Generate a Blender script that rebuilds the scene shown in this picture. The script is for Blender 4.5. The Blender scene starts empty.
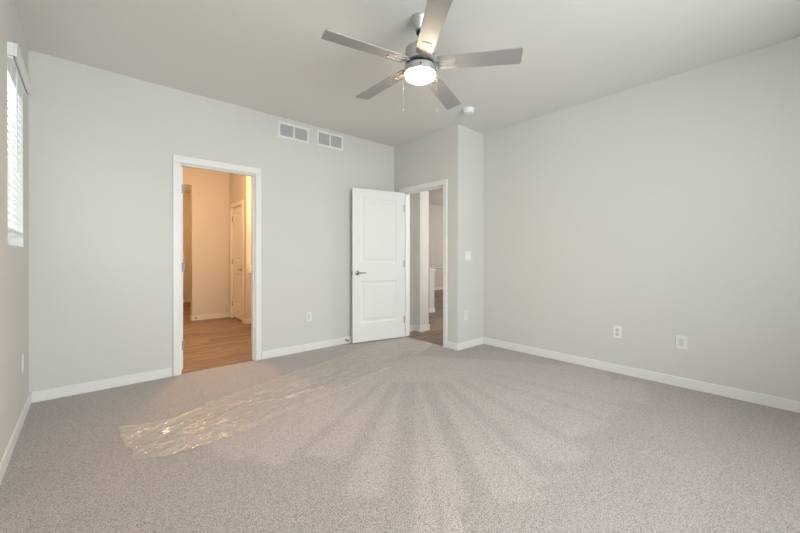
import bpy, bmesh, math, random
from mathutils import Vector, Matrix, noise
C = bpy.context.scene.collection
R = math.radians

# ------------------------------------------------------------------ camera
cd = bpy.data.cameras.new('camera'); cam = bpy.data.objects.new('camera', cd); C.objects.link(cam)
cd.sensor_fit = 'HORIZONTAL'; cd.sensor_width = 36
cd.lens = 356.4943 / 800 * 36
cd.shift_y = -(266.5 - 257.6356) / 800
cd.clip_start = 0.02
H = 1.1375
cam.location = (0, 0, H)
cam.rotation_euler = (R(90 - 0.1473), 0, R(48.669 - 90))
bpy.context.scene.camera = cam

# ------------------------------------------------------------------ world, light, exposure
w = bpy.data.worlds.new('world'); bpy.context.scene.world = w; w.use_nodes = True
bg = w.node_tree.nodes['Background']
bg.inputs[0].default_value = (0.86, 0.93, 1.0, 1); bg.inputs[1].default_value = 1.6
vs = bpy.context.scene.view_settings
vs.view_transform = 'Standard'; vs.look = 'None'; vs.gamma = 1; vs.use_curve_mapping = False
vs.exposure = 0.05

def area(name, loc, aim, sx, sy, power, col):
    l = bpy.data.lights.new(name, 'AREA'); l.shape = 'RECTANGLE'; l.size = sx; l.size_y = sy
    l.energy = power; l.color = col
    o = bpy.data.objects.new(name, l); C.objects.link(o); o.location = loc
    o.rotation_euler = Vector(aim).to_track_quat('-Z', 'Y').to_euler()
    return o
def point(name, loc, power, col, rad=0.06):
    l = bpy.data.lights.new(name, 'POINT'); l.energy = power; l.color = col; l.shadow_soft_size = rad
    o = bpy.data.objects.new(name, l); C.objects.link(o); o.location = loc
    return o
# daylight through the window behind the camera, and through the small window on the left
area('front_window_daylight', (1.2, -1.61, 1.6), (0, 1, 0), 3.2, 2.0, 177, (0.91, 0.985, 0.995))
area('side_window_daylight', (-0.62, 3.325, 1.78), (1, 0, 0), 0.9, 1.3, 20, (0.93, 0.97, 1.0))
# bathroom and hall
point('bathroom_lamp', (1.25, 5.1, 2.45), 73, (1.0, 0.565, 0.285), 0.12)
point('side_room_lamp', (0.9, 8.6, 2.4), 42, (1.0, 0.52, 0.22), 0.1)
area('hall_far_fill', (11.6, 5.8, 1.6), (-1, 0, 0), 4.5, 2.0, 75, (1.0, 0.97, 0.93))  # added fill light for the far room, no window in that wall
area('hall_near_fill', (4.75, 2.95, 1.6), (-0.3, 1, 0), 1.4, 2.2, 56, (1.0, 0.97, 0.93))  # added fill that brightens the hall wall end, no real opening behind it
point('stair_lamp', (8.8, 6.6, 2.5), 22, (1.0, 0.74, 0.52), 0.12)

# ------------------------------------------------------------------ node helpers
def mat(name):
    m = bpy.data.materials.new(name); m.use_nodes = True
    return m, m.node_tree, m.node_tree.nodes['Principled BSDF']
def mth(nt, op, a, b=None, c=None):
    n = nt.nodes.new('ShaderNodeMath'); n.operation = op
    for i, v in enumerate((a, b, c)):
        if v is None: continue
        if isinstance(v, (int, float)): n.inputs[i].default_value = v
        else: nt.links.new(v, n.inputs[i])
    return n.outputs[0]
def objco(nt):
    return nt.nodes.new('ShaderNodeTexCoord').outputs['Object']
def nz(nt, co, scale, detail=3, rough=0.5):
    n = nt.nodes.new('ShaderNodeTexNoise'); n.inputs['Scale'].default_value = scale
    n.inputs['Detail'].default_value = detail; n.inputs['Roughness'].default_value = rough
    nt.links.new(co, n.inputs['Vector']); return n.outputs['Fac']
def maprange(nt, v, a, b, c, d):
    n = nt.nodes.new('ShaderNodeMapRange'); n.clamp = True
    nt.links.new(v, n.inputs[0])
    for i, x in enumerate((a, b, c, d)): n.inputs[i + 1].default_value = x
    return n.outputs[0]
def mixc(nt, f, a, b):
    n = nt.nodes.new('ShaderNodeMix'); n.data_type = 'RGBA'
    if isinstance(f, float): n.inputs[0].default_value = f
    else: nt.links.new(f, n.inputs[0])
    for i, v in ((6, a), (7, b)):
        if isinstance(v, tuple): n.inputs[i].default_value = (*v, 1)
        else: nt.links.new(v, n.inputs[i])
    return n.outputs[2]
def bump(nt, h, bs, strength, dist):
    n = nt.nodes.new('ShaderNodeBump'); n.inputs['Strength'].default_value = strength
    n.inputs['Distance'].default_value = dist
    nt.links.new(h, n.inputs['Height']); nt.links.new(n.outputs[0], bs.inputs['Normal'])

def paint(name, col, rough=0.85, bscale=90, bstr=0.25, bdist=0.0012, spec=0.3):
    m, nt, bs = mat(name)
    co = objco(nt)
    c = mixc(nt, nz(nt, co, 2.5, 2), tuple(x * 0.985 for x in col), tuple(min(1, x * 1.012) for x in col))
    nt.links.new(c, bs.inputs['Base Color'])
    bs.inputs['Roughness'].default_value = rough
    bs.inputs['Specular IOR Level'].default_value = spec
    if bstr: bump(nt, nz(nt, co, bscale, 3), bs, bstr, bdist)
    return m
M = {}
M['wall'] = paint('wall_paint', (0.655, 0.645, 0.612))
M['ceiling'] = paint('ceiling_paint', (0.76, 0.748, 0.715))
M['trim'] = paint('trim_paint', (0.80, 0.80, 0.775), 0.4, 40, 0.05, 0.0005, 0.4)
M['door'] = paint('door_paint', (0.82, 0.82, 0.795), 0.45, 60, 0.06, 0.0005, 0.4)
M['plastic_white'] = paint('white_plastic', (0.84, 0.85, 0.86), 0.35, 30, 0.0, 0, 0.5)
M['plastic_cream'] = paint('cream_plastic', (0.78, 0.79, 0.77), 0.35, 30, 0.0, 0, 0.5)
M['insert'] = paint('grey_insert', (0.62, 0.64, 0.64), 0.4, 30, 0.0, 0, 0.5)
M['slot'] = paint('dark_slot', (0.05, 0.05, 0.06), 0.6, 30, 0.0)
M['louvre'] = paint('vent_louvre_paint', (0.60, 0.60, 0.59), 0.5, 30, 0.0)
M['duct'] = paint('duct_dark', (0.10, 0.10, 0.10), 0.8, 30, 0.0)
def metal(name, col, rough, m_=1.0):
    m, nt, bs = mat(name)
    co = objco(nt)
    nt.links.new(mixc(nt, nz(nt, co, 18, 2), tuple(x * 0.94 for x in col), col), bs.inputs['Base Color'])
    bs.inputs['Metallic'].default_value = m_; bs.inputs['Roughness'].default_value = rough
    return m
M['nickel'] = metal('satin_nickel', (0.33, 0.29, 0.25), 0.32)
M['brushed'] = metal('brushed_nickel', (0.52, 0.52, 0.515), 0.42, 0.8)
M['darkmetal'] = metal('dark_metal', (0.06, 0.06, 0.07), 0.4)
M['blade'] = metal('silver_blade', (0.36, 0.355, 0.35), 0.45, 0.25)
M['inlay'] = metal('bracket_metal', (0.40, 0.395, 0.385), 0.5, 0.3)
M['chain'] = metal('chain_metal', (0.22, 0.22, 0.215), 0.6, 0.0)
M['hinge'] = metal('hinge_metal', (0.38, 0.35, 0.32), 0.45, 0.7)

def mk_lens():
    m, nt, bs = mat('lit_frosted_glass')
    bs.inputs['Base Color'].default_value = (0.95, 0.93, 0.9, 1)
    bs.inputs['Roughness'].default_value = 0.4
    bs.inputs['Emission Color'].default_value = (1.0, 0.80, 0.58, 1)
    bs.inputs['Emission Strength'].default_value = 95
    return m
M['lens'] = mk_lens()
M['shade'] = mk_lens(); M['shade'].node_tree.nodes['Principled BSDF'].inputs['Emission Strength'].default_value = 8

def mk_pane():
    m, nt, bs = mat('window_glass')
    nt.nodes.remove(bs)
    t = nt.nodes.new('ShaderNodeBsdfTransparent'); g = nt.nodes.new('ShaderNodeBsdfGlossy')
    g.inputs['Roughness'].default_value = 0.02
    f = nt.nodes.new('ShaderNodeFresnel'); f.inputs[0].default_value = 1.25
    x = nt.nodes.new('ShaderNodeMixShader')
    nt.links.new(f.outputs[0], x.inputs[0]); nt.links.new(t.outputs[0], x.inputs[1]); nt.links.new(g.outputs[0], x.inputs[2])
    nt.links.new(x.outputs[0], nt.nodes['Material Output'].inputs[0])
    return m
M['pane'] = mk_pane()

def mk_blind():
    m, nt, bs = mat('translucent_blind_slat')
    bs.inputs['Base Color'].default_value = (0.88, 0.90, 0.90, 1); bs.inputs['Roughness'].default_value = 0.5
    tr = nt.nodes.new('ShaderNodeBsdfTranslucent'); tr.inputs[0].default_value = (0.92, 0.95, 0.96, 1)
    x = nt.nodes.new('ShaderNodeMixShader'); x.inputs[0].default_value = 0.2
    nt.links.new(bs.outputs[0], x.inputs[1]); nt.links.new(tr.outputs[0], x.inputs[2])
    nt.links.new(x.outputs[0], nt.nodes['Material Output'].inputs[0])
    return m
M['slat'] = mk_blind()

def mk_wood(name, c1, c2, pw=0.15, pl=1.25):
    """vinyl planks running along x"""
    m, nt, bs = mat(name)
    co = objco(nt)
    br = nt.nodes.new('ShaderNodeTexBrick')
    br.offset = 0.37; br.inputs['Scale'].default_value = 1.0
    br.inputs['Brick Width'].default_value = pl; br.inputs['Row Height'].default_value = pw
    br.inputs['Mortar Size'].default_value = 0.0012; br.inputs['Mortar Smooth'].default_value = 0.3
    br.inputs['Color1'].default_value = (0, 0, 0, 1); br.inputs['Color2'].default_value = (1, 1, 1, 1)
    br.inputs['Mortar'].default_value = (0.5, 0.5, 0.5, 1)
    nt.links.new(co, br.inputs['Vector'])
    mp = nt.nodes.new('ShaderNodeMapping'); mp.inputs['Scale'].default_value = (1.6, 16, 1)
    nt.links.new(co, mp.inputs[0])
    ofs = nt.nodes.new('ShaderNodeVectorMath'); ofs.operation = 'ADD'
    nt.links.new(mp.outputs[0], ofs.inputs[0])
    sc = nt.nodes.new('ShaderNodeVectorMath'); sc.operation = 'SCALE'; sc.inputs['Scale'].default_value = 7.0
    nt.links.new(br.outputs['Color'], sc.inputs[0]); nt.links.new(sc.outputs[0], ofs.inputs[1])
    g = nz(nt, ofs.outputs[0], 1.7, 5, 0.6)
    g = maprange(nt, g, 0.37, 0.64, 0, 1)
    sep = nt.nodes.new('ShaderNodeSeparateColor'); nt.links.new(br.outputs['Color'], sep.inputs[0])
    f = mth(nt, 'ADD', mth(nt, 'MULTIPLY', g, 0.6), mth(nt, 'MULTIPLY', sep.outputs[0], 0.4))
    c = mixc(nt, f, c1, c2)
    c = mixc(nt, br.outputs['Fac'], c, tuple(x * 0.35 for x in c1))
    nt.links.new(c, bs.inputs['Base Color'])
    bs.inputs['Roughness'].default_value = 0.42
    return m
M['wood'] = mk_wood('brown_vinyl_plank', (0.055, 0.036, 0.025), (0.34, 0.24, 0.17))

def mk_carpet():
    m, nt, bs = mat('speckled_beige_carpet')
    co = objco(nt)
    sx = nt.nodes.new('ShaderNodeSeparateXYZ'); nt.links.new(co, sx.inputs[0])
    # pile pushed one way or the other by the vacuum cleaner: a fan of strokes reaching out from the entry door
    wob = mth(nt, 'MULTIPLY', mth(nt, 'SUBTRACT', nz(nt, co, 5, 3), 0.5), 0.09)
    dx = mth(nt, 'ADD', mth(nt, 'SUBTRACT', 2.83, sx.outputs[0]), wob)
    dy = mth(nt, 'ADD', mth(nt, 'SUBTRACT', 3.0, sx.outputs[1]), wob)
    ang = mth(nt, 'MULTIPLY', mth(nt, 'ARCTAN2', dy, dx), 57.29578)
    rad = mth(nt, 'SQRT', mth(nt, 'ADD', mth(nt, 'MULTIPLY', dx, dx), mth(nt, 'MULTIPLY', dy, dy)))
    # (angle, half width in m, strength)
    stripes = [(29.5, .035, .7), (37.6, .05, .9), (45.3, .075, 1.0), (49.3, .02, .5), (54.2, .065, 1.0), (60.5, .02, .45),
               (64.3, .05, .75), (74.0, .045, .6), (87, .04, .5), (97, .06, .4)]
    dark = None
    for a, hw, s in stripes:
        t = mth(nt, 'ABSOLUTE', mth(nt, 'MULTIPLY', mth(nt, 'MULTIPLY', mth(nt, 'SUBTRACT', ang, a), 0.0174533), rad))
        t = maprange(nt, t, hw * 0.55, hw * 1.35, s, 0)
        dark = t if dark is None else mth(nt, 'MAXIMUM', dark, t)
    dark = mth(nt, 'MULTIPLY', dark, maprange(nt, rad, 0.86, 0.95, 0, 1))
    rr = nt.nodes.new('ShaderNodeValToRGB'); rr.color_ramp.interpolation = 'CONSTANT'
    pts = [(0, 0), (14, 2.4), (22, 2.35), (29.5, 2.2), (37.6, 2.46), (44.5, 2.95), (49.3, 2.75), (51, 2.52), (61, 2.42), (65, 2.3),
           (74, 2.13), (87, 2.12), (100, 2.25), (114, 2.0), (125, 0)]
    el = rr.color_ramp.elements
    while len(el) < len(pts): el.new(0.5)
    for e, (a, r_) in zip(el, pts):
        e.position = a / 180; v = r_ / 4; e.color = (v, v, v, 1)
    nt.links.new(mth(nt, 'DIVIDE', ang, 180), rr.inputs[0])
    sp = nt.nodes.new('ShaderNodeSeparateColor'); nt.links.new(rr.outputs[0], sp.inputs[0])
    rout = mth(nt, 'MULTIPLY', sp.outputs[0], 4)
    inside = maprange(nt, mth(nt, 'SUBTRACT', rout, rad), -0.015, 0.05, 0, 1)
    light = mth(nt, 'MULTIPLY', inside, mth(nt, 'SUBTRACT', 1, dark))
    # broader strokes elsewhere
    mp = nt.nodes.new('ShaderNodeMapping'); mp.inputs['Rotation'].default_value = (0, 0, R(25)); mp.inputs['Scale'].default_value = (0.7, 3.2, 1)
    nt.links.new(co, mp.inputs[0])
    broad = maprange(nt, nz(nt, mp.outputs[0], 1.3, 3), 0.40, 0.60, 0, 1)
    lum = mth(nt, 'ADD', mth(nt, 'ADD', 0.90, mth(nt, 'MULTIPLY', light, 0.17)), mth(nt, 'MULTIPLY', broad, 0.035))
    # tufts
    v = nt.nodes.new('ShaderNodeTexVoronoi'); v.inputs['Scale'].default_value = 240; nt.links.new(co, v.inputs['Vector'])
    tv = nt.nodes.new('ShaderNodeSeparateColor'); nt.links.new(v.outputs['Color'], tv.inputs[0])
    sp1 = maprange(nt, nz(nt, co, 200, 2, 0.6), 0.38, 0.60, 0, 1)
    sp2 = maprange(nt, tv.outputs[0], 0.0, 0.40, 0.50, 1.06)
    cl = maprange(nt, nz(nt, co, 55, 3, 0.7), 0.36, 0.64, 0.90, 1.09)
    lum = mth(nt, 'MULTIPLY', lum, cl)
    c = mixc(nt, sp1, (0.27, 0.228, 0.210), (0.565, 0.502, 0.475))
    hv = nt.nodes.new('ShaderNodeVectorMath'); hv.operation = 'SCALE'
    nt.links.new(c, hv.inputs[0]); nt.links.new(mth(nt, 'MULTIPLY', lum, sp2), hv.inputs['Scale'])
    nt.links.new(hv.outputs[0], bs.inputs['Base Color'])
    bs.inputs['Roughness'].default_value = 1.0; bs.inputs['Specular IOR Level'].default_value = 0.05
    bs.inputs['Sheen Weight'].default_value = 0.3; bs.inputs['Sheen Roughness'].default_value = 0.6
    bump(nt, mth(nt, 'ADD', sp1, tv.outputs[0]), bs, 0.45, 0.003)
    return m
M['carpet'] = mk_carpet()

def mk_film():
    m, nt, bs = mat('clear_plastic_film')
    nt.nodes.remove(bs)
    co = objco(nt)
    mp = nt.nodes.new('ShaderNodeMapping'); mp.inputs['Rotation'].default_value = (0, 0, R(-20)); mp.inputs['Scale'].default_value = (1, 3.5, 1)
    nt.links.new(co, mp.inputs[0])
    h = nz(nt, mp.outputs[0], 4.5, 3, 0.55)
    cr = mth(nt, 'ABSOLUTE', mth(nt, 'SUBTRACT', nz(nt, mp.outputs[0], 2.6, 4, 0.6), 0.5))
    crease = maprange(nt, cr, 0.0, 0.020, 0.15, 0.0)
    bp = nt.nodes.new('ShaderNodeBump'); bp.inputs['Strength'].default_value = 1.0; bp.inputs['Distance'].default_value = 0.02
    nt.links.new(h, bp.inputs['Height'])
    t = nt.nodes.new('ShaderNodeBsdfTransparent'); t.inputs[0].default_value = (0.985, 0.975, 0.965, 1)
    d = nt.nodes.new('ShaderNodeBsdfDiffuse'); d.inputs[0].default_value = (0.88, 0.815, 0.76, 1)
    g = nt.nodes.new('ShaderNodeBsdfGlossy'); g.inputs['Roughness'].default_value = 0.20
    nt.links.new(bp.outputs[0], g.inputs['Normal'])
    x1 = nt.nodes.new('ShaderNodeMixShader')
    nt.links.new(mth(nt, 'ADD', maprange(nt, h, 0.38, 0.66, 0.12, 0.28), crease), x1.inputs[0])
    nt.links.new(t.outputs[0], x1.inputs[1]); nt.links.new(d.outputs[0], x1.inputs[2])
    fr = nt.nodes.new('ShaderNodeFresnel'); fr.inputs[0].default_value = 1.5; nt.links.new(bp.outputs[0], fr.inputs['Normal'])
    x2 = nt.nodes.new('ShaderNodeMixShader')
    nt.links.new(mth(nt, 'MINIMUM', mth(nt, 'MULTIPLY', fr.outputs[0], 0.24), 0.08), x2.inputs[0])
    nt.links.new(x1.outputs[0], x2.inputs[1]); nt.links.new(g.outputs[0], x2.inputs[2])
    nt.links.new(x2.outputs[0], nt.nodes['Material Output'].inputs[0])
    return m
M['film'] = mk_film()

# ------------------------------------------------------------------ mesh helpers
def box(bm, a, b, bev=0.0, seg=2):
    r = bmesh.ops.create_cube(bm, size=1)
    vs_ = r['verts']
    for v in vs_:
        v.co = Vector([(a[i] + b[i]) / 2 + v.co[i] * (b[i] - a[i]) for i in range(3)])
    if bev:
        es = list({e for v in vs_ for e in v.link_edges})
        bmesh.ops.bevel(bm, geom=es, offset=bev, segments=seg, affect='EDGES', profile=0.5)
def lathe(bm, prof, seg=48, axis='Z', c=(0, 0, 0), caps=True):
    """prof: list of (radius, height)"""
    rings = []
    for r_, h in prof:
        ring = []
        for i in range(seg):
            a = 2 * math.pi * i / seg
            p = (r_ * math.cos(a), r_ * math.sin(a), h)
            if axis == 'Y': p = (p[0], p[2], p[1])
            elif axis == 'X': p = (p[2], p[0], p[1])
            ring.append(bm.verts.new(Vector(p) + Vector(c)))
        rings.append(ring)
    for a_, b_ in zip(rings, rings[1:]):
        for i in range(seg):
            bm.faces.new((a_[i], a_[(i + 1) % seg], b_[(i + 1) % seg], b_[i]))
    if caps:
        bm.faces.new(rings[0]); bm.faces.new(rings[-1])
def tube(bm, pts, r_, seg=10):
    pts = [Vector(p) for p in pts]; rings = []
    for i, p in enumerate(pts):
        t = (pts[min(i + 1, len(pts) - 1)] - pts[max(i - 1, 0)]).normalized()
        s = t.cross(Vector((0, 0, 1)))
        if s.length < 0.05: s = t.cross(Vector((0, 1, 0)))
        s.normalize(); u = s.cross(t)
        rr = r_[i] if isinstance(r_, (list, tuple)) else r_
        rings.append([bm.verts.new(p + (s * math.cos(2 * math.pi * k / seg) + u * math.sin(2 * math.pi * k / seg)) * rr) for k in range(seg)])
    for a_, b_ in zip(rings, rings[1:]):
        for k in range(seg):
            bm.faces.new((a_[k], a_[(k + 1) % seg], b_[(k + 1) % seg], b_[k]))
    bm.faces.new(rings[0]); bm.faces.new(rings[-1])
def obj(name, bm, m, parent=None, smooth=False, loc=None, rotz=None):
    bmesh.ops.recalc_face_normals(bm, faces=bm.faces)
    me = bpy.data.meshes.new(name); bm.to_mesh(me); bm.free()
    o = bpy.data.objects.new(name, me); C.objects.link(o)
    me.materials.append(M[m])
    if smooth:
        for p in me.polygons: p.use_smooth = True
        try:
            me.set_sharp_from_angle(angle=R(35))
        except Exception: pass
    if parent: o.parent = parent
    if loc: o.location = loc
    if rotz is not None: o.rotation_euler = (0, 0, rotz)
    return o
def B(): return bmesh.new()
def boxes(name, lst, m, parent=None, bev=0.0, **k):
    bm = B()
    for a, b in lst: box(bm, a, b, bev)
    return obj(name, bm, m, parent, **k)
def tag(o, label, cat, group=None):
    o['label'] = label; o['category'] = cat
    if group: o['group'] = group
    return o
def struct(o, label, cat):
    o['kind'] = 'structure'; o['label'] = label; o['category'] = cat
    return o
def empty(name, loc, rotz=0):
    o = bpy.data.objects.new(name, None); C.objects.link(o); o.location = loc; o.rotation_euler = (0, 0, rotz)
    o.empty_display_size = 0.1
    return o

# ------------------------------------------------------------------ room numbers
W, YA, XB, YC, XD = -0.3363, 3.9782, 3.3816, 2.7847, 3.900
YF = -1.35; T = 0.115; CH = 2.74
AX0, AX1, DH = 0.683, 1.383, 2.037
BY0, BY1 = 3.012, 3.775

# ------------------------------------------------------------------ floors and ceilings
struct(boxes('floor', [((W - T, YF - T, -0.1), (XD + T, YA + 0.02, 0)), ], 'carpet'),
       'beige speckled carpet with fanned vacuum marks', 'carpet floor')
struct(boxes('floor_bathroom', [((-0.4, YA + 0.02, -0.1), (2.9, 10.4, 0.002))], 'wood'),
       'brown wood plank floor seen through the left doorway', 'wood floor')
struct(boxes('floor_hall', [((XB + 0.03, YC + T, -0.1), (12.0, 9.0, 0.002))], 'wood'),
       'brown wood plank floor seen past the open white door', 'wood floor')
struct(boxes('ceiling', [((W - T, YF - T, CH), (XD + T, YA + T, CH + 0.1))], 'ceiling'),
       'flat grey ceiling the fan hangs from', 'ceiling')
struct(boxes('ceiling_bathroom', [((-0.4, YA + T, CH), (2.9, 10.4, CH + 0.1))], 'ceiling'),
       'ceiling of the warm lit bathroom', 'ceiling')
struct(boxes('ceiling_hall', [((XB + T, YC + T, 3.0), (12.0, 9.0, 3.1))], 'ceiling'),
       'tan ceiling of the room past the open door', 'ceiling')

# ------------------------------------------------------------------ bedroom walls
WY0, WY1, WZ0, WZ1 = 3.0, 3.655, 1.205, 2.31
x0, x1 = W - T, W
struct(boxes('wall_left', [((x0, YF - T, 0), (x1, WY0, CH)), ((x0, WY1, 0), (x1, YA, CH)),
    ((x0, WY0, 0), (x1, WY1, WZ0)), ((x0, WY0, WZ1), (x1, WY1, CH))], 'wall'), 'grey wall with the narrow blind covered window', 'wall')
struct(boxes('wall_back', [((x0, YA, 0), (AX0 - 0.018, YA + T, CH)), ((AX1 + 0.018, YA, 0), (XB, YA + T, CH)),
    ((AX0 - 0.018, YA, DH + 0.018), (AX1 + 0.018, YA + T, CH))], 'wall'), 'grey wall with the bathroom doorway and two vents', 'wall')
struct(boxes('wall_entry', [((XB, YC, 0), (XB + T, BY0 - 0.018, 3.0)), ((XB, BY1 + 0.018, 0), (XB + T, YA + T, 3.0)),
    ((XB, BY0 - 0.018, DH + 0.018), (XB + T, BY1 + 0.018, 3.0))], 'wall'), 'short grey wall around the entry doorway', 'wall')
struct(boxes('wall_nib', [((XB + T, YC, 0), (XD + T, YC + T, 3.0))], 'wall'), 'narrow grey wall carrying the light switch', 'wall')
struct(boxes('wall_right', [((XD, YF - T, 0), (XD + T, YC, CH))], 'wall'), 'long plain grey wall with two outlets', 'wall')
FX0, FX1, FZ0, FZ1 = -0.15, 2.70, 0.7, 2.4
struct(boxes('wall_front', [((W, YF - T, 0), (FX0, YF, CH)), ((FX1, YF - T, 0), (XD, YF, CH)),
    ((FX0, YF - T, 0), (FX1, YF, FZ0)), ((FX0, YF - T, FZ1), (FX1, YF, CH))], 'wall'), 'grey wall behind the camera with a wide window', 'wall')

# baseboards
def baseboard(name, segs, label, z=0.084, t=0.013):
    """segs: boxes in plan ((x0,y0),(x1,y1))"""
    bm = B()
    for (a, b) in segs:
        box(bm, (a[0], a[1], 0), (b[0], b[1], z), 0.003, 2)
    return struct(obj(name, bm, 'trim'), label, 'baseboard')
bt = 0.013; CW = 0.066
baseboard('baseboard_left', [((W, YF, 0), (W + bt, YA))], 'white baseboard below the window wall')
baseboard('baseboard_back', [((W + bt, YA - bt), (AX0 - CW - 0.006, YA)), ((AX1 + CW + 0.006, YA - bt), (XB, YA))], 'white baseboard on both sides of the bathroom doorway')
baseboard('baseboard_entry', [((XB - bt, YC - bt), (XB, BY0 - CW - 0.006)), ((XB - bt, BY1 + CW + 0.006), (XB, YA - bt))], 'white baseboard stub beside the entry doorway')
baseboard('baseboard_nib', [((XB, YC - bt), (XD, YC))], 'white baseboard below the light switch')
baseboard('baseboard_right', [((XD - bt, YF), (XD, YC - bt))], 'long white baseboard under the two outlets')
baseboard('baseboard_front', [((W + bt, YF), (XD - bt, YF + bt))], 'white baseboard behind the camera')

# ------------------------------------------------------------------ door trim: casing both sides, jambs, stops
def door_trim(name, label, axis, wall0, wall1, o0, o1, h=DH, stop=None, sides=(True, True)):
    """axis 'X': opening runs along x in a wall between y=wall0..wall1; 'Y': along y in a wall x=wall0..wall1"""
    bm = B()
    def bx(u0, u1, v0, v1, z0, z1, bev=0.0015):
        if u1 < u0: u0, u1 = u1, u0
        if axis == 'X': box(bm, (u0, v0, z0), (u1, v1, z1), bev)
        else: box(bm, (v0, u0, z0), (v1, u1, z1), bev)
    j = 0.018; ct = 0.017; rv = 0.006
    bx(o0 - j, o0, wall0, wall1, 0, h + j); bx(o1, o1 + j, wall0, wall1, 0, h + j); bx(o0, o1, wall0, wall1, h, h + j)
    for k, on in enumerate(sides):
        if not on: continue
        a, b = (wall0 - ct, wall0) if k == 0 else (wall1, wall1 + ct)
        for (i0, i1) in ((o0 - rv - CW + 0.006, o0 - rv), (o1 + rv, o1 + rv + CW - 0.006)):
            bx(i0, i1, a, b, 0, h + rv, 0.004)
        bx(o0 - rv - CW + 0.006, o1 + rv + CW - 0.006, a, b, h + rv, h + rv + CW, 0.004)
    if stop:
        s0, s1 = stop
        bx(o0, o0 + 0.011, s0, s1, 0, h, 0.001); bx(o1 - 0.011, o1, s0, s1, 0, h, 0.001); bx(o0 + 0.011, o1 - 0.011, s0, s1, h - 0.011, h, 0.001)
    return struct(obj(name, bm, 'trim'), label, 'door frame')
door_trim('trim_1', 'white casing around the bathroom doorway', 'X', YA, YA + T, AX0, AX1, stop=(YA + 0.02, YA + 0.07))
door_trim('trim_2', 'white casing around the entry doorway', 'Y', XB, XB + T, BY0, BY1, stop=(XB + 0.04, XB + 0.08))

# ------------------------------------------------------------------ doors
def door_leaf(name, w_, h, t, panels):
    bm = B()
    xs = sorted({0, w_, *[p[0] for p in panels], *[p[1] for p in panels]})
    zs = sorted({0, h, *[p[2] for p in panels], *[p[3] for p in panels]})
    pan = []
    for y, flip in ((0.0, False), (-t, True)):
        g = [[bm.verts.new((x, y, z)) for z in zs] for x in xs]
        for i in range(len(xs) - 1):
            for k in range(len(zs) - 1):
                q = [g[i][k], g[i + 1][k], g[i + 1][k + 1], g[i][k + 1]]
                if not flip: q.reverse()
                f = bm.faces.new(q)
                cx = (xs[i] + xs[i + 1]) / 2; cz = (zs[k] + zs[k + 1]) / 2
                if any(p[0] < cx < p[1] and p[2] < cz < p[3] for p in panels): pan.append(f)
    # sides
    def wall(pa, pb):
        bm.faces.new((bm.verts.new((pa[0], 0, pa[1])), bm.verts.new((pb[0], 0, pb[1])), bm.verts.new((pb[0], -t, pb[1])), bm.verts.new((pa[0], -t, pa[1]))))
    for a, b in (((0, 0), (w_, 0)), ((w_, 0), (w_, h)), ((w_, h), (0, h)), ((0, h), (0, 0))): wall(a, b)
    bmesh.ops.remove_doubles(bm, verts=bm.verts, dist=1e-5)
    bmesh.ops.recalc_face_normals(bm, faces=bm.faces)
    for f in pan:
        s = 1 if f.calc_center_median().y > -t / 2 else -1
        for th, dp in ((0.010, -0.006), (0.012, -0.002), (0.022, 0.0), (0.012, 0.005)):
            bmesh.ops.inset_region(bm, faces=[f], thickness=th, use_even_offset=True)
            for v in f.verts: v.co.y += s * dp
    return obj(name, bm, 'door')
def lever(parent, x, z, t, d, both=True):
    """lever set; d=+1 points to +x"""
    for side in ((1, 0.0), (-1, -t)):
        s, y = side
        bm = B()
        lathe(bm, [(0.031, 0.0), (0.031, 0.004), (0.027, 0.009), (0.012, 0.011), (0.011, 0.036)], 28, 'Y', (0, 0, 0))
        tube(bm, [(0, 0.036, 0), (d * 0.008, 0.042, 0), (d * 0.03, 0.045, 0.001), (d * 0.07, 0.044, 0.002), (d * 0.11, 0.041, 0.0)], [0.009, 0.010, 0.0088, 0.0072, 0.006], 12)
        for v in bm.verts: v.co = Vector((x + v.co.x, y + s * v.co.y, z + v.co.z))
        obj('door_handle', bm, 'nickel', parent, smooth=True)
def hinge(parent, x, y, z):
    bm = B()
    lathe(bm, [(0.0065, -0.045), (0.0065, 0.045)], 12, 'Z', (x, y, z))
    lathe(bm, [(0.004, 0.045), (0.0045, 0.05), (0.002, 0.054)], 12, 'Z', (x, y, z))
    if parent.name == 'door_3':
        box(bm, (x - 0.004, y - 0.003, z - 0.045), (x + 0.016, y + 0.003, z + 0.045), 0.001)
    return obj('hinge', bm, 'nickel' if parent.name == 'door_3' else 'hinge', parent, smooth=True)
TH = 0.035
def door(name, origin, ang, w_, label, lever_z=0.925, knuckle_y=0.0, plates=False):
    h = 2.018
    st = 0.112
    o = door_leaf(name, w_, h, TH, [(st, w_ - st, 0.245, 0.80), (st, w_ - st, 1.035, 1.90)])
    o.location = origin; o.rotation_euler = (0, 0, ang)
    struct(o, label, 'door')
    lever(o, w_ - 0.062, lever_z - origin[2], TH, -1)
    for z in (0.24, 1.02, 1.80):
        if plates:
            boxes('hinge', [((-0.002, -0.032, z - 0.045), (0.0005, -0.004, z + 0.045)), ((-0.009, -0.046, z - 0.045), (0.0, -0.034, z + 0.045))], 'hinge', o)
        else:
            hinge(o, -0.004, knuckle_y, z)
    boxes('latch_plate', [((w_ - 0.0005, -0.029, lever_z - origin[2] - 0.028), (w_ + 0.0015, -0.006, lever_z - origin[2] + 0.028)),
                          ((w_, -0.022, lever_z - origin[2] - 0.008), (w_ + 0.008, -0.012, lever_z - origin[2] + 0.008))], 'nickel', o)
    return o
door('door_1', (3.345, 3.722, 0.014), R(168.0), 0.765, 'open white two panel door leaning back near the wall corner', knuckle_y=0.004)
door('door_2', (0.690, 4.104, 0.014), R(98), 0.69, 'white door swung open inside the bathroom, only its hinge edge in view', plates=True)
GX = 2.025
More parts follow.
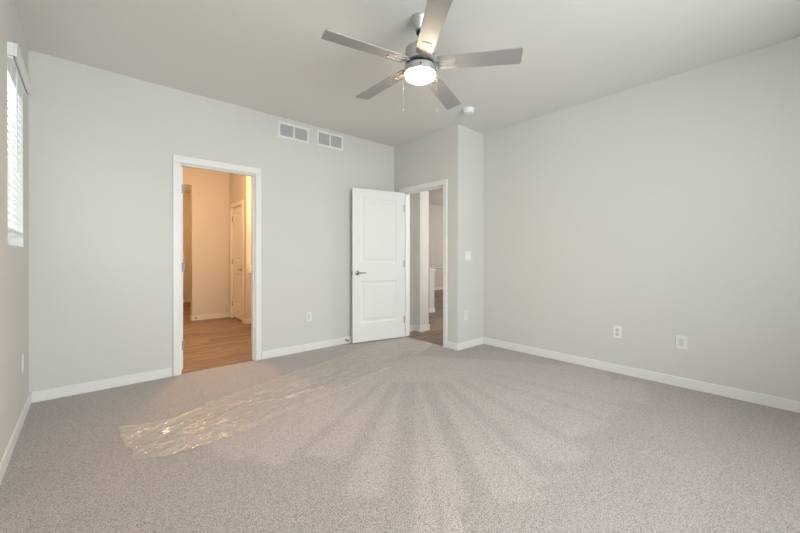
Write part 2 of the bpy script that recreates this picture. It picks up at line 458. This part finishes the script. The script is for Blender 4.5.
door('door_3', (GX + 0.012 + TH, 7.02, 0.03), R(-90), 0.60, 'closed white two panel closet door in the bathroom', lever_z=0.91, knuckle_y=-TH - 0.004)

# ------------------------------------------------------------------ bathroom shell
EY = 7.175; RY = 6.22
struct(boxes('wall_bathroom_far', [((1.405, EY, 0), (GX, EY + T, CH)), ((0.45, EY, 2.405), (1.405, EY + T, CH)), ((-0.4, EY, 0), (0.45, EY + T, CH))], 'wall'),
       'warm lit bathroom wall facing the doorway', 'wall')
struct(boxes('wall_closet', [((GX, RY, 0), (GX + T, 6.40, CH)), ((GX, 7.04, 0), (GX + T, EY + T, CH)), ((GX, 6.40, DH + 0.018), (GX + T, 7.04, CH)),
                             ((GX + T, RY, 0), (2.9, RY + T, CH)), ((2.8, RY + T, 0), (2.9, EY + T, CH)), ((GX + T, EY, 0), (2.8, EY + T, CH))], 'wall'), 'bathroom wall with the closet door, turning at the vanity', 'wall')
struct(boxes('wall_bathroom_left', [((-0.4, YA + T, 0), (-0.3, 10.4, CH))], 'wall'), 'left wall of the bathroom', 'wall')
struct(boxes('wall_bathroom_right', [((2.722, YA + T, 0), (2.82, RY, CH))], 'wall'), 'wall behind the bathroom vanity', 'wall')
struct(boxes('wall_side_room', [((-0.3, 10.2, 0), (2.9, 10.3, CH)), ((2.0, EY + T, 0), (2.1, 10.2, CH))], 'wall'), 'far wall of the room past the bathroom', 'wall')
door_trim('trim_3', 'white casing around the closet door', 'Y', GX, GX + T, 6.415, 7.024, sides=(True, False))
baseboard('baseboard_bathroom', [((1.405, EY - bt), (GX, EY)), ((1.405 - bt, EY - bt), (1.405, EY + T)), ((GX - bt, RY - bt), (GX, 6.415 - CW - 0.006)),
          ((GX, RY - bt), (2.13, RY)), ((-0.3, 10.2 - bt), (2.0, 10.2))], 'baseboards in the warm lit bathroom', z=0.09)

# vanity
v = empty('bathroom_vanity', (2.42, 5.6, 0)); tag(v, 'pale vanity cabinet with white countertop at the right edge of the bathroom doorway', 'vanity')
def rel(o): return o.location
def pbox(name, parent, lst, m, bev=0.0):
    L = parent.location
    return boxes(name, [((a[0] - L[0], a[1] - L[1], a[2] - L[2]), (b[0] - L[0], b[1] - L[1], b[2] - L[2])) for a, b in lst], m, parent, bev)
pbox('cabinet', v, [((2.13, 5.0, 0.10), (2.715, RY - 0.002, 0.86)), ((2.23, 5.0, 0.003), (2.715, RY - 0.002, 0.10))], 'trim', 0.002)
pbox('countertop', v, [((2.065, 4.97, 0.86), (2.715, RY - 0.002, 0.90))], 'plastic_white', 0.003)
pbox('backsplash', v, [((2.072, RY - 0.022, 0.90), (2.70, RY - 0.002, 1.0)), ((2.70, 4.97, 0.90), (2.715, RY - 0.022, 1.0))], 'plastic_white', 0.002)
for k in range(2):
    d = pbox('cabinet_door', v, [((2.115, 5.02 + 0.6 * k, 0.13), (2.13, 5.58 + 0.6 * k, 0.84))], 'trim', 0.002)
    boxes('knob', [((2.098 - 2.42, (5.53 if k == 0 else 5.67) - 5.6 - 0.012, 0.74), (2.115 - 2.42, (5.53 if k == 0 else 5.67) - 5.6 + 0.012, 0.765))], 'nickel', d, 0.003)
# vanity light bar (the warm lamp on the return wall)
vl = empty('vanity_light', (2.72, 5.6, 2.1)); tag(vl, 'warm glass bar light above the bathroom vanity', 'lamp')
pbox('back_plate', vl, [((2.70, 5.3, 2.05), (2.72, 5.9, 2.15))], 'brushed', 0.003)
for k in range(3):
    bm = B(); lathe(bm, [(0.035, -0.07), (0.05, 0.0), (0.045, 0.06)], 20, 'Z', (-0.09, -0.22 + 0.22 * k, -0.02))
    obj('glass_shade', bm, 'shade', vl, smooth=True)
point('vanity_bulb', (2.5, 5.75, 2.1), 15, (1.0, 0.66, 0.36), 0.08)

# ------------------------------------------------------------------ hall shell
struct(boxes('wall_hall_left', [((XB + T, 3.962, 0), (3.79, 4.1, 3.0)), ((3.79, 3.85, 0), (3.977, 8.8, 3.0))], 'wall'), 'pale wall end just past the entry doorway', 'wall')
struct(boxes('wall_hall_far', [((3.977, 8.8, 0), (12.0, 8.9, 3.0))], 'wall'), 'distant wall past the entry doorway', 'wall')
struct(boxes('wall_hall_right', [((11.9, YC + T, 0), (12.0, 8.8, 3.0)), ((XD + T, YC, 0), (12.0, YC + T, 3.0))], 'wall'), 'right hand walls of the far room', 'wall')
struct(boxes('wall_stair', [((5.215, 5.03, 0), (5.365, 6.6, 0.865))], 'wall'), 'half height wall end standing in the hall', 'half wall')
struct(boxes('trim_4', [((5.20, 5.012, 0.865), (5.38, 6.6, 0.895)), ((5.203, 5.018, 0), (5.377, 5.03, 0.09)), ((5.365, 5.03, 0), (5.377, 6.6, 0.09)), ((5.203, 5.03, 0), (5.215, 6.6, 0.09))], 'trim', bev=0.002),
       'white cap and base of the hall half wall', 'trim')
struct(boxes('wall_guard', [((7.2, 8.3, 0), (11.0, 8.4, 0.76))], 'wall'), 'far low wall past the half wall', 'half wall')
struct(boxes('trim_5', [((7.18, 8.27, 0.76), (11.02, 8.43, 0.79)), ((7.2, 8.288, 0), (11.0, 8.3, 0.09))], 'trim', bev=0.002), 'white cap and base of the far low wall', 'trim')
baseboard('baseboard_hall', [((XB + T, 3.962 - bt), (3.79 - bt, 3.962)), ((3.79 - bt, 3.85 - bt), (3.79, 3.962)), ((3.79, 3.85 - bt), (3.977 + bt, 3.85)), ((3.977, 3.85), (3.977 + bt, 8.8))],
          'white baseboards past the entry doorway', z=0.09)

# ------------------------------------------------------------------ windows
def window(name, label, axis, plane, thick, u0, u1, z0, z1, mullions=1, sgn=-1):
    root = empty(name, ((plane if axis == 'Y' else (u0 + u1) / 2), ((u0 + u1) / 2 if axis == 'Y' else plane), z0))
    struct(root, label, 'window')
    L = root.location
    def bx(bm, a0, a1, d0, d1, h0, h1):
        d0, d1 = sorted((d0, d1))
        if axis == 'Y': box(bm, (d0 - L.x, a0 - L.y, h0 - L.z), (d1 - L.x, a1 - L.y, h1 - L.z), 0.002)
        else: box(bm, (a0 - L.x, d0 - L.y, h0 - L.z), (a1 - L.x, d1 - L.y, h1 - L.z), 0.002)
    f0, f1 = plane + sgn * (thick - 0.045), plane + sgn * thick
    bm = B(); fw = 0.035
    bx(bm, u0, u1, f0, f1, z0, z0 + fw); bx(bm, u0, u1, f0, f1, z1 - fw, z1)
    bx(bm, u0, u0 + fw, f0, f1, z0 + fw, z1 - fw); bx(bm, u1 - fw, u1, f0, f1, z0 + fw, z1 - fw)
    for k in range(mullions - 1):
        u = u0 + (u1 - u0) * (k + 1) / mullions
        bx(bm, u - 0.02, u + 0.02, f0, f1, z0 + fw, z1 - fw)
    obj('window_frame', bm, 'trim', root)
    bm = B(); fm = (f0 + f1) / 2
    bx(bm, u0 + fw, u1 - fw, fm - 0.002, fm + 0.002, z0 + fw, z1 - fw)
    obj('pane', bm, 'pane', root)
window('window_1', 'narrow bright window behind white blinds', 'Y', W, T, WY0, WY1, WZ0, WZ1)
window('window_2', 'wide window behind the camera', 'X', YF, T, FX0, FX1, FZ0, FZ1, 3)

# blind
bl = empty('window_blind', (W, (WY0 + WY1) / 2, WZ0)); tag(bl, 'white horizontal slat blind hanging in the narrow left window', 'blind')
cy = (WY0 + WY1) / 2; hw = (WY1 - WY0) / 2
bm = B(); box(bm, (0.026, -hw - 0.012, 1.080), (0.040, hw + 0.005, 1.155), 0.004)
box(bm, (0.0, -hw - 0.012, 1.080), (0.026, -hw - 0.002, 1.155), 0.002); box(bm, (0.0, hw - 0.008, 1.075), (0.026, hw + 0.005, 1.155), 0.002)
box(bm, (0.036, -hw - 0.015, 1.143), (0.044, hw + 0.008, 1.155), 0.003); box(bm, (0.036, -hw - 0.015, 1.080), (0.044, hw + 0.008, 1.088), 0.003)
obj('valance', bm, 'plastic_cream', bl)
boxes('head_rail', [((-0.035, -hw + 0.004, 1.07), (0.022, hw - 0.004, 1.10))], 'plastic_white', bl, 0.002)
bm = B()
z = 0.128; ns = 0
while z < 1.05:
    ns += 1
    ca, sa = -math.cos(R(56)), math.sin(R(56))
    n = 5; top = []; bot = []
    for i in range(n):
        s = (i / (n - 1) - 0.5) * 0.050
        crown = 0.0025 * (1 - (2 * i / (n - 1) - 1) ** 2)
        px, pz = s * ca - crown * sa, s * sa * 1 + crown * ca
        for yy, lst in ((-hw + 0.006, 0), (hw - 0.006, 1)):
            top.append(bm.verts.new((px - 0.022, yy, z + pz + 0.0014))); bot.append(bm.verts.new((px - 0.022, yy, z + pz - 0.0014)))
    for i in range(n - 1):
        bm.faces.new((top[2 * i], top[2 * i + 1], top[2 * i + 3], top[2 * i + 2]))
        bm.faces.new((bot[2 * i], bot[2 * i + 2], bot[2 * i + 3], bot[2 * i + 1]))
        for e in (0, 1): bm.faces.new((top[2 * i + e], top[2 * i + 2 + e], bot[2 * i + 2 + e], bot[2 * i + e]))
    for i in (0, n - 1): bm.faces.new((top[2 * i], top[2 * i + 1], bot[2 * i + 1], bot[2 * i]))
    z += 0.046
obj('slats', bm, 'slat', bl)
boxes('bottom_rail', [((-0.046, -hw + 0.005, 0.078), (0.004, hw - 0.005, 0.098))], 'plastic_white', bl, 0.003)
bm = B()
for yy in (-hw + 0.12, hw - 0.12):
    for xx in (-0.044, 0.002): box(bm, (xx - 0.0008, yy - 0.0008, 0.09), (xx + 0.0008, yy + 0.0008, 1.07))
obj('ladder_cords', bm, 'plastic_white', bl)
bm = B(); tube(bm, [(0.016, -hw + 0.20, 1.075), (0.017, -hw + 0.20, 0.8), (0.018, -hw + 0.20, 0.46)], 0.0045, 8)
obj('tilt_wand', bm, 'insert', bl, smooth=True)

# ------------------------------------------------------------------ ceiling fan
FXc, FYc = 1.688, 1.7147
fan = empty('ceiling_fan', (FXc, FYc, CH)); tag(fan, 'brushed silver five blade ceiling fan with a round lit lamp', 'ceiling fan')
def fz(z): return z - CH
bm = B(); lathe(bm, [(0.061, fz(2.739)), (0.063, fz(2.730)), (0.059, fz(2.724)), (0.055, fz(2.710)), (0.040, fz(2.672)), (0.034, fz(2.658)), (0.018, fz(2.655))], 40)
obj('canopy', bm, 'brushed', fan, smooth=True)
bm = B(); lathe(bm, [(0.0125, fz(2.66)), (0.0125, fz(2.53))], 20)
dr = obj('downrod', bm, 'brushed', fan, smooth=True)
bm = B(); lathe(bm, [(0.015, fz(2.658)), (0.026, fz(2.650)), (0.026, fz(2.636)), (0.014, fz(2.630))], 20)
obj('hanger_ball', bm, 'darkmetal', dr, smooth=True)
bm = B(); lathe(bm, [(0.02, fz(2.565)), (0.030, fz(2.556)), (0.075, fz(2.548)), (0.098, fz(2.530)), (0.102, fz(2.505)), (0.102, fz(2.440)), (0.085, fz(2.432))], 48)
obj('motor_housing', bm, 'brushed', fan, smooth=True)
bm = B(); lathe(bm, [(0.086, fz(2.436)), (0.094, fz(2.430)), (0.094, fz(2.414)), (0.086, fz(2.410))], 48)
obj('rotor_band', bm, 'darkmetal', fan, smooth=True)
bm = B(); lathe(bm, [(0.080, fz(2.414)), (0.101, fz(2.412)), (0.106, fz(2.406)), (0.106, fz(2.366)), (0.102, fz(2.363))], 56)
lk = obj('light_housing', bm, 'brushed', fan, smooth=True)
bm = B(); lathe(bm, [(0.099, fz(2.370)), (0.099, fz(2.352)), (0.095, fz(2.342)), (0.082, fz(2.334)), (0.05, fz(2.329)), (0.015, fz(2.328))], 56)
obj('lamp_glass', bm, 'lens', fan, smooth=True)
for a in (0, 120, 240):
    bm = B(); lathe(bm, [(0.005, 0), (0.005, 0.004), (0.003, 0.006)], 12, 'X', (0.107, 0, fz(2.385)))
    bmesh.ops.rotate(bm, verts=bm.verts, cent=(0, 0, 0), matrix=Matrix.Rotation(R(a + 228), 3, 'Z'))
    obj('screw', bm, 'darkmetal', lk, smooth=True)
BZ = fz(2.4309)
def blade_bm():
    bm = B()
    out = [(0.115, -0.050), (0.14, -0.054), (0.645, -0.064), (0.655, -0.056), (0.655, 0.056), (0.645, 0.064), (0.14, 0.054), (0.115, 0.050)]
    lo = [bm.verts.new((x, y, -0.003)) for x, y in out]; hi = [bm.verts.new((x, y, 0.003)) for x, y in out]
    bm.faces.new(lo[::-1]); bm.faces.new(hi)
    for i in range(len(out)): bm.faces.new((lo[i], lo[(i + 1) % len(out)], hi[(i + 1) % len(out)], hi[i]))
    return bm
bmeshes = {}
def bracket_bm():
    bm = B()
    box(bm, (0.080, -0.024, -0.0045), (0.135, 0.024, 0.0035), 0.002)
    # rectangular frame with a raised bar, screwed under the blade
    box(bm, (0.128, -0.020, -0.0055), (0.228, 0.020, -0.003), 0.001)
    for a, b in (((0.124, -0.027), (0.236, -0.021)), ((0.124, 0.021), (0.236, 0.027)), ((0.230, -0.021), (0.236, 0.021)), ((0.124, -0.021), (0.128, 0.021))):
        box(bm, (a[0], a[1], -0.009), (b[0], b[1], -0.003), 0.001)
    return bm
ph0 = 2.8573; pitch = -0.1966
nrm = Vector((0.0606, 0.0248, 1)).normalized()
for k in range(5):
    a = ph0 - k * 2 * math.pi / 5
    rd = Vector((math.cos(a), math.sin(a), 0)); rd = (rd - nrm * rd.dot(nrm)).normalized(); tg = nrm.cross(rd)
    mt = Matrix.Translation((0, 0, BZ)) @ Matrix((rd, tg, nrm)).transposed().to_4x4() @ Matrix.Rotation(pitch, 4, 'X')
    if k == 0:
        b0 = obj('blade', blade_bm(), 'blade', fan); k0 = obj('blade_bracket', bracket_bm(), 'inlay', b0); b = b0
    else:
        b = b0.copy(); C.objects.link(b); b.parent = fan
        kk = k0.copy(); C.objects.link(kk); kk.parent = b
    b.matrix_local = mt
# pull chains either side of the lamp, with small pendants
rt = Vector((math.sin(R(48.669)), -math.cos(R(48.669)), 0))
for s in (-1, 1):
    p = rt * s * 0.1135
    bm = B()
    zz = 2.388
    tube(bm, [p * 0.93 + Vector((0, 0, fz(2.392))), p + Vector((0, 0, fz(2.390))), p + Vector((0, 0, fz(2.386)))], 0.003, 8)
    while zz > 2.135:
        bmesh.ops.create_icosphere(bm, subdivisions=1, radius=0.0013, matrix=Matrix.Translation(p + Vector((0, 0, fz(zz)))))
        zz -= 0.0036
    ch = obj('pull_chain', bm, 'chain', fan, smooth=True)
    bm = B(); lathe(bm, [(0.001, 0.014), (0.0025, 0.009), (0.0028, -0.008), (0.002, -0.014)], 12, 'Z', p + Vector((0, 0, fz(2.122))))
    obj('chain_pendant', bm, 'chain', ch, smooth=True)

# ------------------------------------------------------------------ smoke detector
sd = empty('smoke_detector', (3.118, 2.420, CH)); tag(sd, 'round white smoke detector on the ceiling beyond the fan', 'smoke detector')
bm = B(); lathe(bm, [(0.066, -0.0005), (0.066, -0.009), (0.062, -0.012)], 40); obj('mounting_plate', bm, 'plastic_white', sd, smooth=True)
bm = B(); lathe(bm, [(0.060, -0.012), (0.059, -0.030), (0.050, -0.042), (0.030, -0.047), (0.01, -0.048)], 40); bd = obj('sensor_cover', bm, 'plastic_white', sd, smooth=True)
bm = B()
for i in range(24):
    a = 2 * math.pi * i / 24
    q = Matrix.Rotation(a, 4, 'Z')
    r_ = bmesh.ops.create_cube(bm, size=1, matrix=q @ Matrix.Translation((0.0598, 0, -0.021)) @ Matrix.Diagonal((0.0016, 0.009, 0.006, 1)))
obj('vent_slots', bm, 'insert', bd)

# ------------------------------------------------------------------ return air vents high on the back wall
def vent(x0_, x1_, z0_, z1_, label):
    xc, zc = (x0_ + x1_) / 2, (z0_ + z1_) / 2; hw_, hh = (x1_ - x0_) / 2, (z1_ - z0_) / 2
    root = empty('wall_vent', (xc, YA, zc)); tag(root, label, 'vent', 'return air vents on the back wall')
    bm = B(); f = 0.026; y0_, y1_ = -0.008, -0.0005
    box(bm, (-hw_, y0_, -hh), (hw_, y1_, -hh + f), 0.002); box(bm, (-hw_, y0_, hh - f), (hw_, y1_, hh), 0.002)
    box(bm, (-hw_, y0_, -hh + f), (-hw_ + f, y1_, hh - f), 0.002); box(bm, (hw_ - f, y0_, -hh + f), (hw_, y1_, hh - f), 0.002)
    box(bm, (-0.010, y0_, -hh + f), (0.010, y1_, hh - f), 0.002)
    obj('vent_frame', bm, 'trim', root)
    for a, b in ((-hw_ + f, -0.010), (0.010, hw_ - f)):
        bm = B(); n = 13; st = (2 * hh - 2 * f) / n
        for i in range(n):
            zc_ = -hh + f + st * (i + 0.5)
            vv = [bm.verts.new(q) for q in ((a, -0.0065, zc_ - st * 0.42), (b, -0.0065, zc_ - st * 0.42), (b, -0.001, zc_ + st * 0.55), (a, -0.001, zc_ + st * 0.55),
                                            (a, -0.0050, zc_ - st * 0.42), (b, -0.0050, zc_ - st * 0.42), (b, -0.0004, zc_ + st * 0.55), (a, -0.0004, zc_ + st * 0.55))]
            for q in ((0, 1, 2, 3), (7, 6, 5, 4), (0, 4, 5, 1), (3, 2, 6, 7), (0, 3, 7, 4), (1, 5, 6, 2)): bm.faces.new([vv[j] for j in q])
        lv = obj('louvres', bm, 'louvre', root)
    for xx in (-hw_ + 0.012, hw_ - 0.012):
        bm = B(); lathe(bm, [(0.004, -0.0005), (0.0035, -0.0025)], 10, 'Y', (xx, -0.0075, 0)); obj('screw', bm, 'insert', root)
vent(1.642, 2.028, 2.506, 2.690, 'left white twin louvred vent high above the bathroom doorway side')
vent(2.128, 2.507, 2.512, 2.703, 'right white twin louvred vent high above the open door')

# ------------------------------------------------------------------ outlets and switches
def plate_root(name, loc, rotz, label, cat, w_=0.072, h=0.117, m='plastic_cream', group=None):
    """local +y points into the room, x along the wall"""
    root = empty(name, loc, rotz); tag(root, label, cat, group or ('outlets on the bedroom walls' if name == 'wall_outlet' else None))
    bm = B(); box(bm, (-w_ / 2, 0.0003, -h / 2), (w_ / 2, 0.0055, h / 2), 0.002, 2)
    obj('cover_plate', bm, m, root)
    return root
def receptacle(root, x=0, m='plastic_white'):
    for z in (0.021, -0.021):
        bm = B(); lathe(bm, [(0.0168, 0.005), (0.0168, 0.0075), (0.0155, 0.0082)], 24, 'Y', (x, 0, z)); r_ = obj('socket', bm, m, root, smooth=True)
        boxes('slots', [((x - 0.0085, 0.0078, z - 0.001), (x - 0.0060, 0.0087, z + 0.008)), ((x + 0.0060, 0.0078, z - 0.001), (x + 0.0085, 0.0087, z + 0.008)),
                        ((x - 0.0025, 0.0078, z - 0.011), (x + 0.0025, 0.0087, z - 0.006))], 'slot', r_)
    bm = B(); lathe(bm, [(0.003, 0.005), (0.0025, 0.007)], 10, 'Y', (x, 0, 0)); obj('screw', bm, 'insert', root)
def decora(root, x=0, m='insert', nm='rocker'):
    bm = B(); box(bm, (x - 0.0165, 0.005, -0.033), (x + 0.0165, 0.0078, 0.033), 0.0015)
    return obj(nm, bm, m, root)
r1 = plate_root('wall_outlet', (XD, 1.212, 0.400), R(90), 'bluish white duplex outlet, further of the two on the long right wall', 'outlet', m='plastic_white'); receptacle(r1, m='insert')
r2 = plate_root('wall_outlet', (XD, 0.713, 0.390), R(90), 'cream outlet plate with grey insert, nearer one on the long right wall', 'outlet', w_=0.078); d2 = decora(r2)
boxes('slots', [((-0.0085, 0.0076, -0.020), (-0.0060, 0.0084, -0.012)), ((0.0060, 0.0076, -0.020), (0.0085, 0.0084, -0.012))], 'slot', d2)
r3 = plate_root('wall_outlet', (2.025, YA, 0.410), R(180), 'cream outlet between the bathroom doorway and the open door', 'outlet'); decora(r3)
r4 = plate_root('wall_outlet', (3.535, YC, 0.410), R(180), 'small cream outlet below the light switch', 'outlet'); decora(r4, m='plastic_cream')
r5 = plate_root('wall_outlet', (W, 3.58, 0.402), R(-90), 'cream outlet seen edge on, low on the window wall', 'outlet'); decora(r5, m='plastic_cream')
s1 = plate_root('light_switch', (3.579, YC, 1.149), R(180), 'double rocker light switch on the narrow wall by the entry', 'light switch', w_=0.118)
decora(s1, -0.023, 'plastic_white'); decora(s1, 0.023, 'plastic_white')

# door stops on baseboards
def door_stop(x, y, z, label):
    root = empty('door_stop', (x, y, z)); tag(root, label, 'door stop', 'door stops on the baseboards')
    bm = B(); lathe(bm, [(0.014, 0.0), (0.014, -0.004), (0.006, -0.006), (0.006, -0.045)], 16, 'Y'); obj('stem', bm, 'nickel', root, smooth=True)
    bm = B(); lathe(bm, [(0.008, -0.045), (0.010, -0.050), (0.010, -0.060), (0.007, -0.063)], 16, 'Y'); obj('rubber_tip', bm, 'slot', root, smooth=True)
door_stop(2.545, YA - bt, 0.05, 'small dark door stop on the baseboard behind the open door')
door_stop(1.455, EY - bt, 0.05, 'small door stop on the bathroom baseboard near its left end')

# ------------------------------------------------------------------ plastic film on the carpet
low = [(0.204, 2.447), (0.371, 2.394), (0.672, 2.394), (0.923, 2.44), (1.187, 2.506), (1.706, 2.609), (2.315, 2.80), (2.80, 2.94), (3.25, 3.085)]
upp = [(0.154, 2.986), (0.30, 2.95), (0.471, 2.931), (0.701, 3.06), (1.027, 3.145), (1.536, 3.32), (2.268, 3.50), (2.72, 3.62), (3.30, 3.63)]
def samp(pl, t):
    f = t * (len(pl) - 1); i = min(int(f), len(pl) - 2); f -= i
    return Vector((pl[i][0] * (1 - f) + pl[i + 1][0] * f, pl[i][1] * (1 - f) + pl[i + 1][1] * f, 0))
NU, NV = 320, 80
bm = B(); grid = []
for i in range(NU + 1):
    row = []
    t = i / NU
    a, b = samp(low, t), samp(upp, t)
    for j in range(NV + 1):
        s = j / NV
        p = a.lerp(b, s)
        e = noise.noise(Vector((t * 14, s * 0.5, 3.1))) * 0.022 + noise.noise(Vector((t * 55, 0, 7.7 + round(s)))) * 0.008
        k = abs(2 * s - 1) ** 2
        p.y += e * k * 1.0
        p.x += noise.noise(Vector((s * 6, t * 2, 9.3))) * 0.022 * (abs(2 * t - 1) ** 6)
        q = Vector((p.x * 0.94 + p.y * 0.34, (-p.x * 0.34 + p.y * 0.94) * 3.2, 0))
        r1_ = 1 - abs(noise.noise(q * 2.3)) * 2.2
        r2_ = 1 - abs(noise.noise(q * 5.5 + Vector((3, 1, 0)))) * 2.4
        r3_ = 1 - abs(noise.noise(q * 13 + Vector((8, 4, 0)))) * 2.4
        h = 0.004 + 0.010 * max(r1_, 0) ** 3 + 0.008 * max(r2_, 0) ** 3 + 0.003 * max(r3_, 0)
        h *= 1 - 0.45 * k
        # gathered fold at the near left tip and crumpled lip at the doorway
        d1 = (p - Vector((0.20, 2.96, 0))).length; h += 0.022 * math.exp(-(d1 / 0.06) ** 2) * (0.5 + abs(noise.noise(p * 40)))
        d2_ = (p - Vector((3.24, 3.12, 0))).length; h += 0.055 * math.exp(-(d2_ / 0.10) ** 2) * (0.5 + abs(noise.noise(p * 25)))
        row.append(bm.verts.new((p.x, p.y, max(h, 0.002))))
    grid.append(row)
for i in range(NU):
    for j in range(NV):
        bm.faces.new((grid[i][j], grid[i + 1][j], grid[i + 1][j + 1], grid[i][j + 1]))
fo = obj('plastic_film', bm, 'film', smooth=False)
for p in fo.data.polygons: p.use_smooth = True
tag(fo, 'crumpled clear plastic film laid over the carpet towards the entry door', 'plastic sheet')
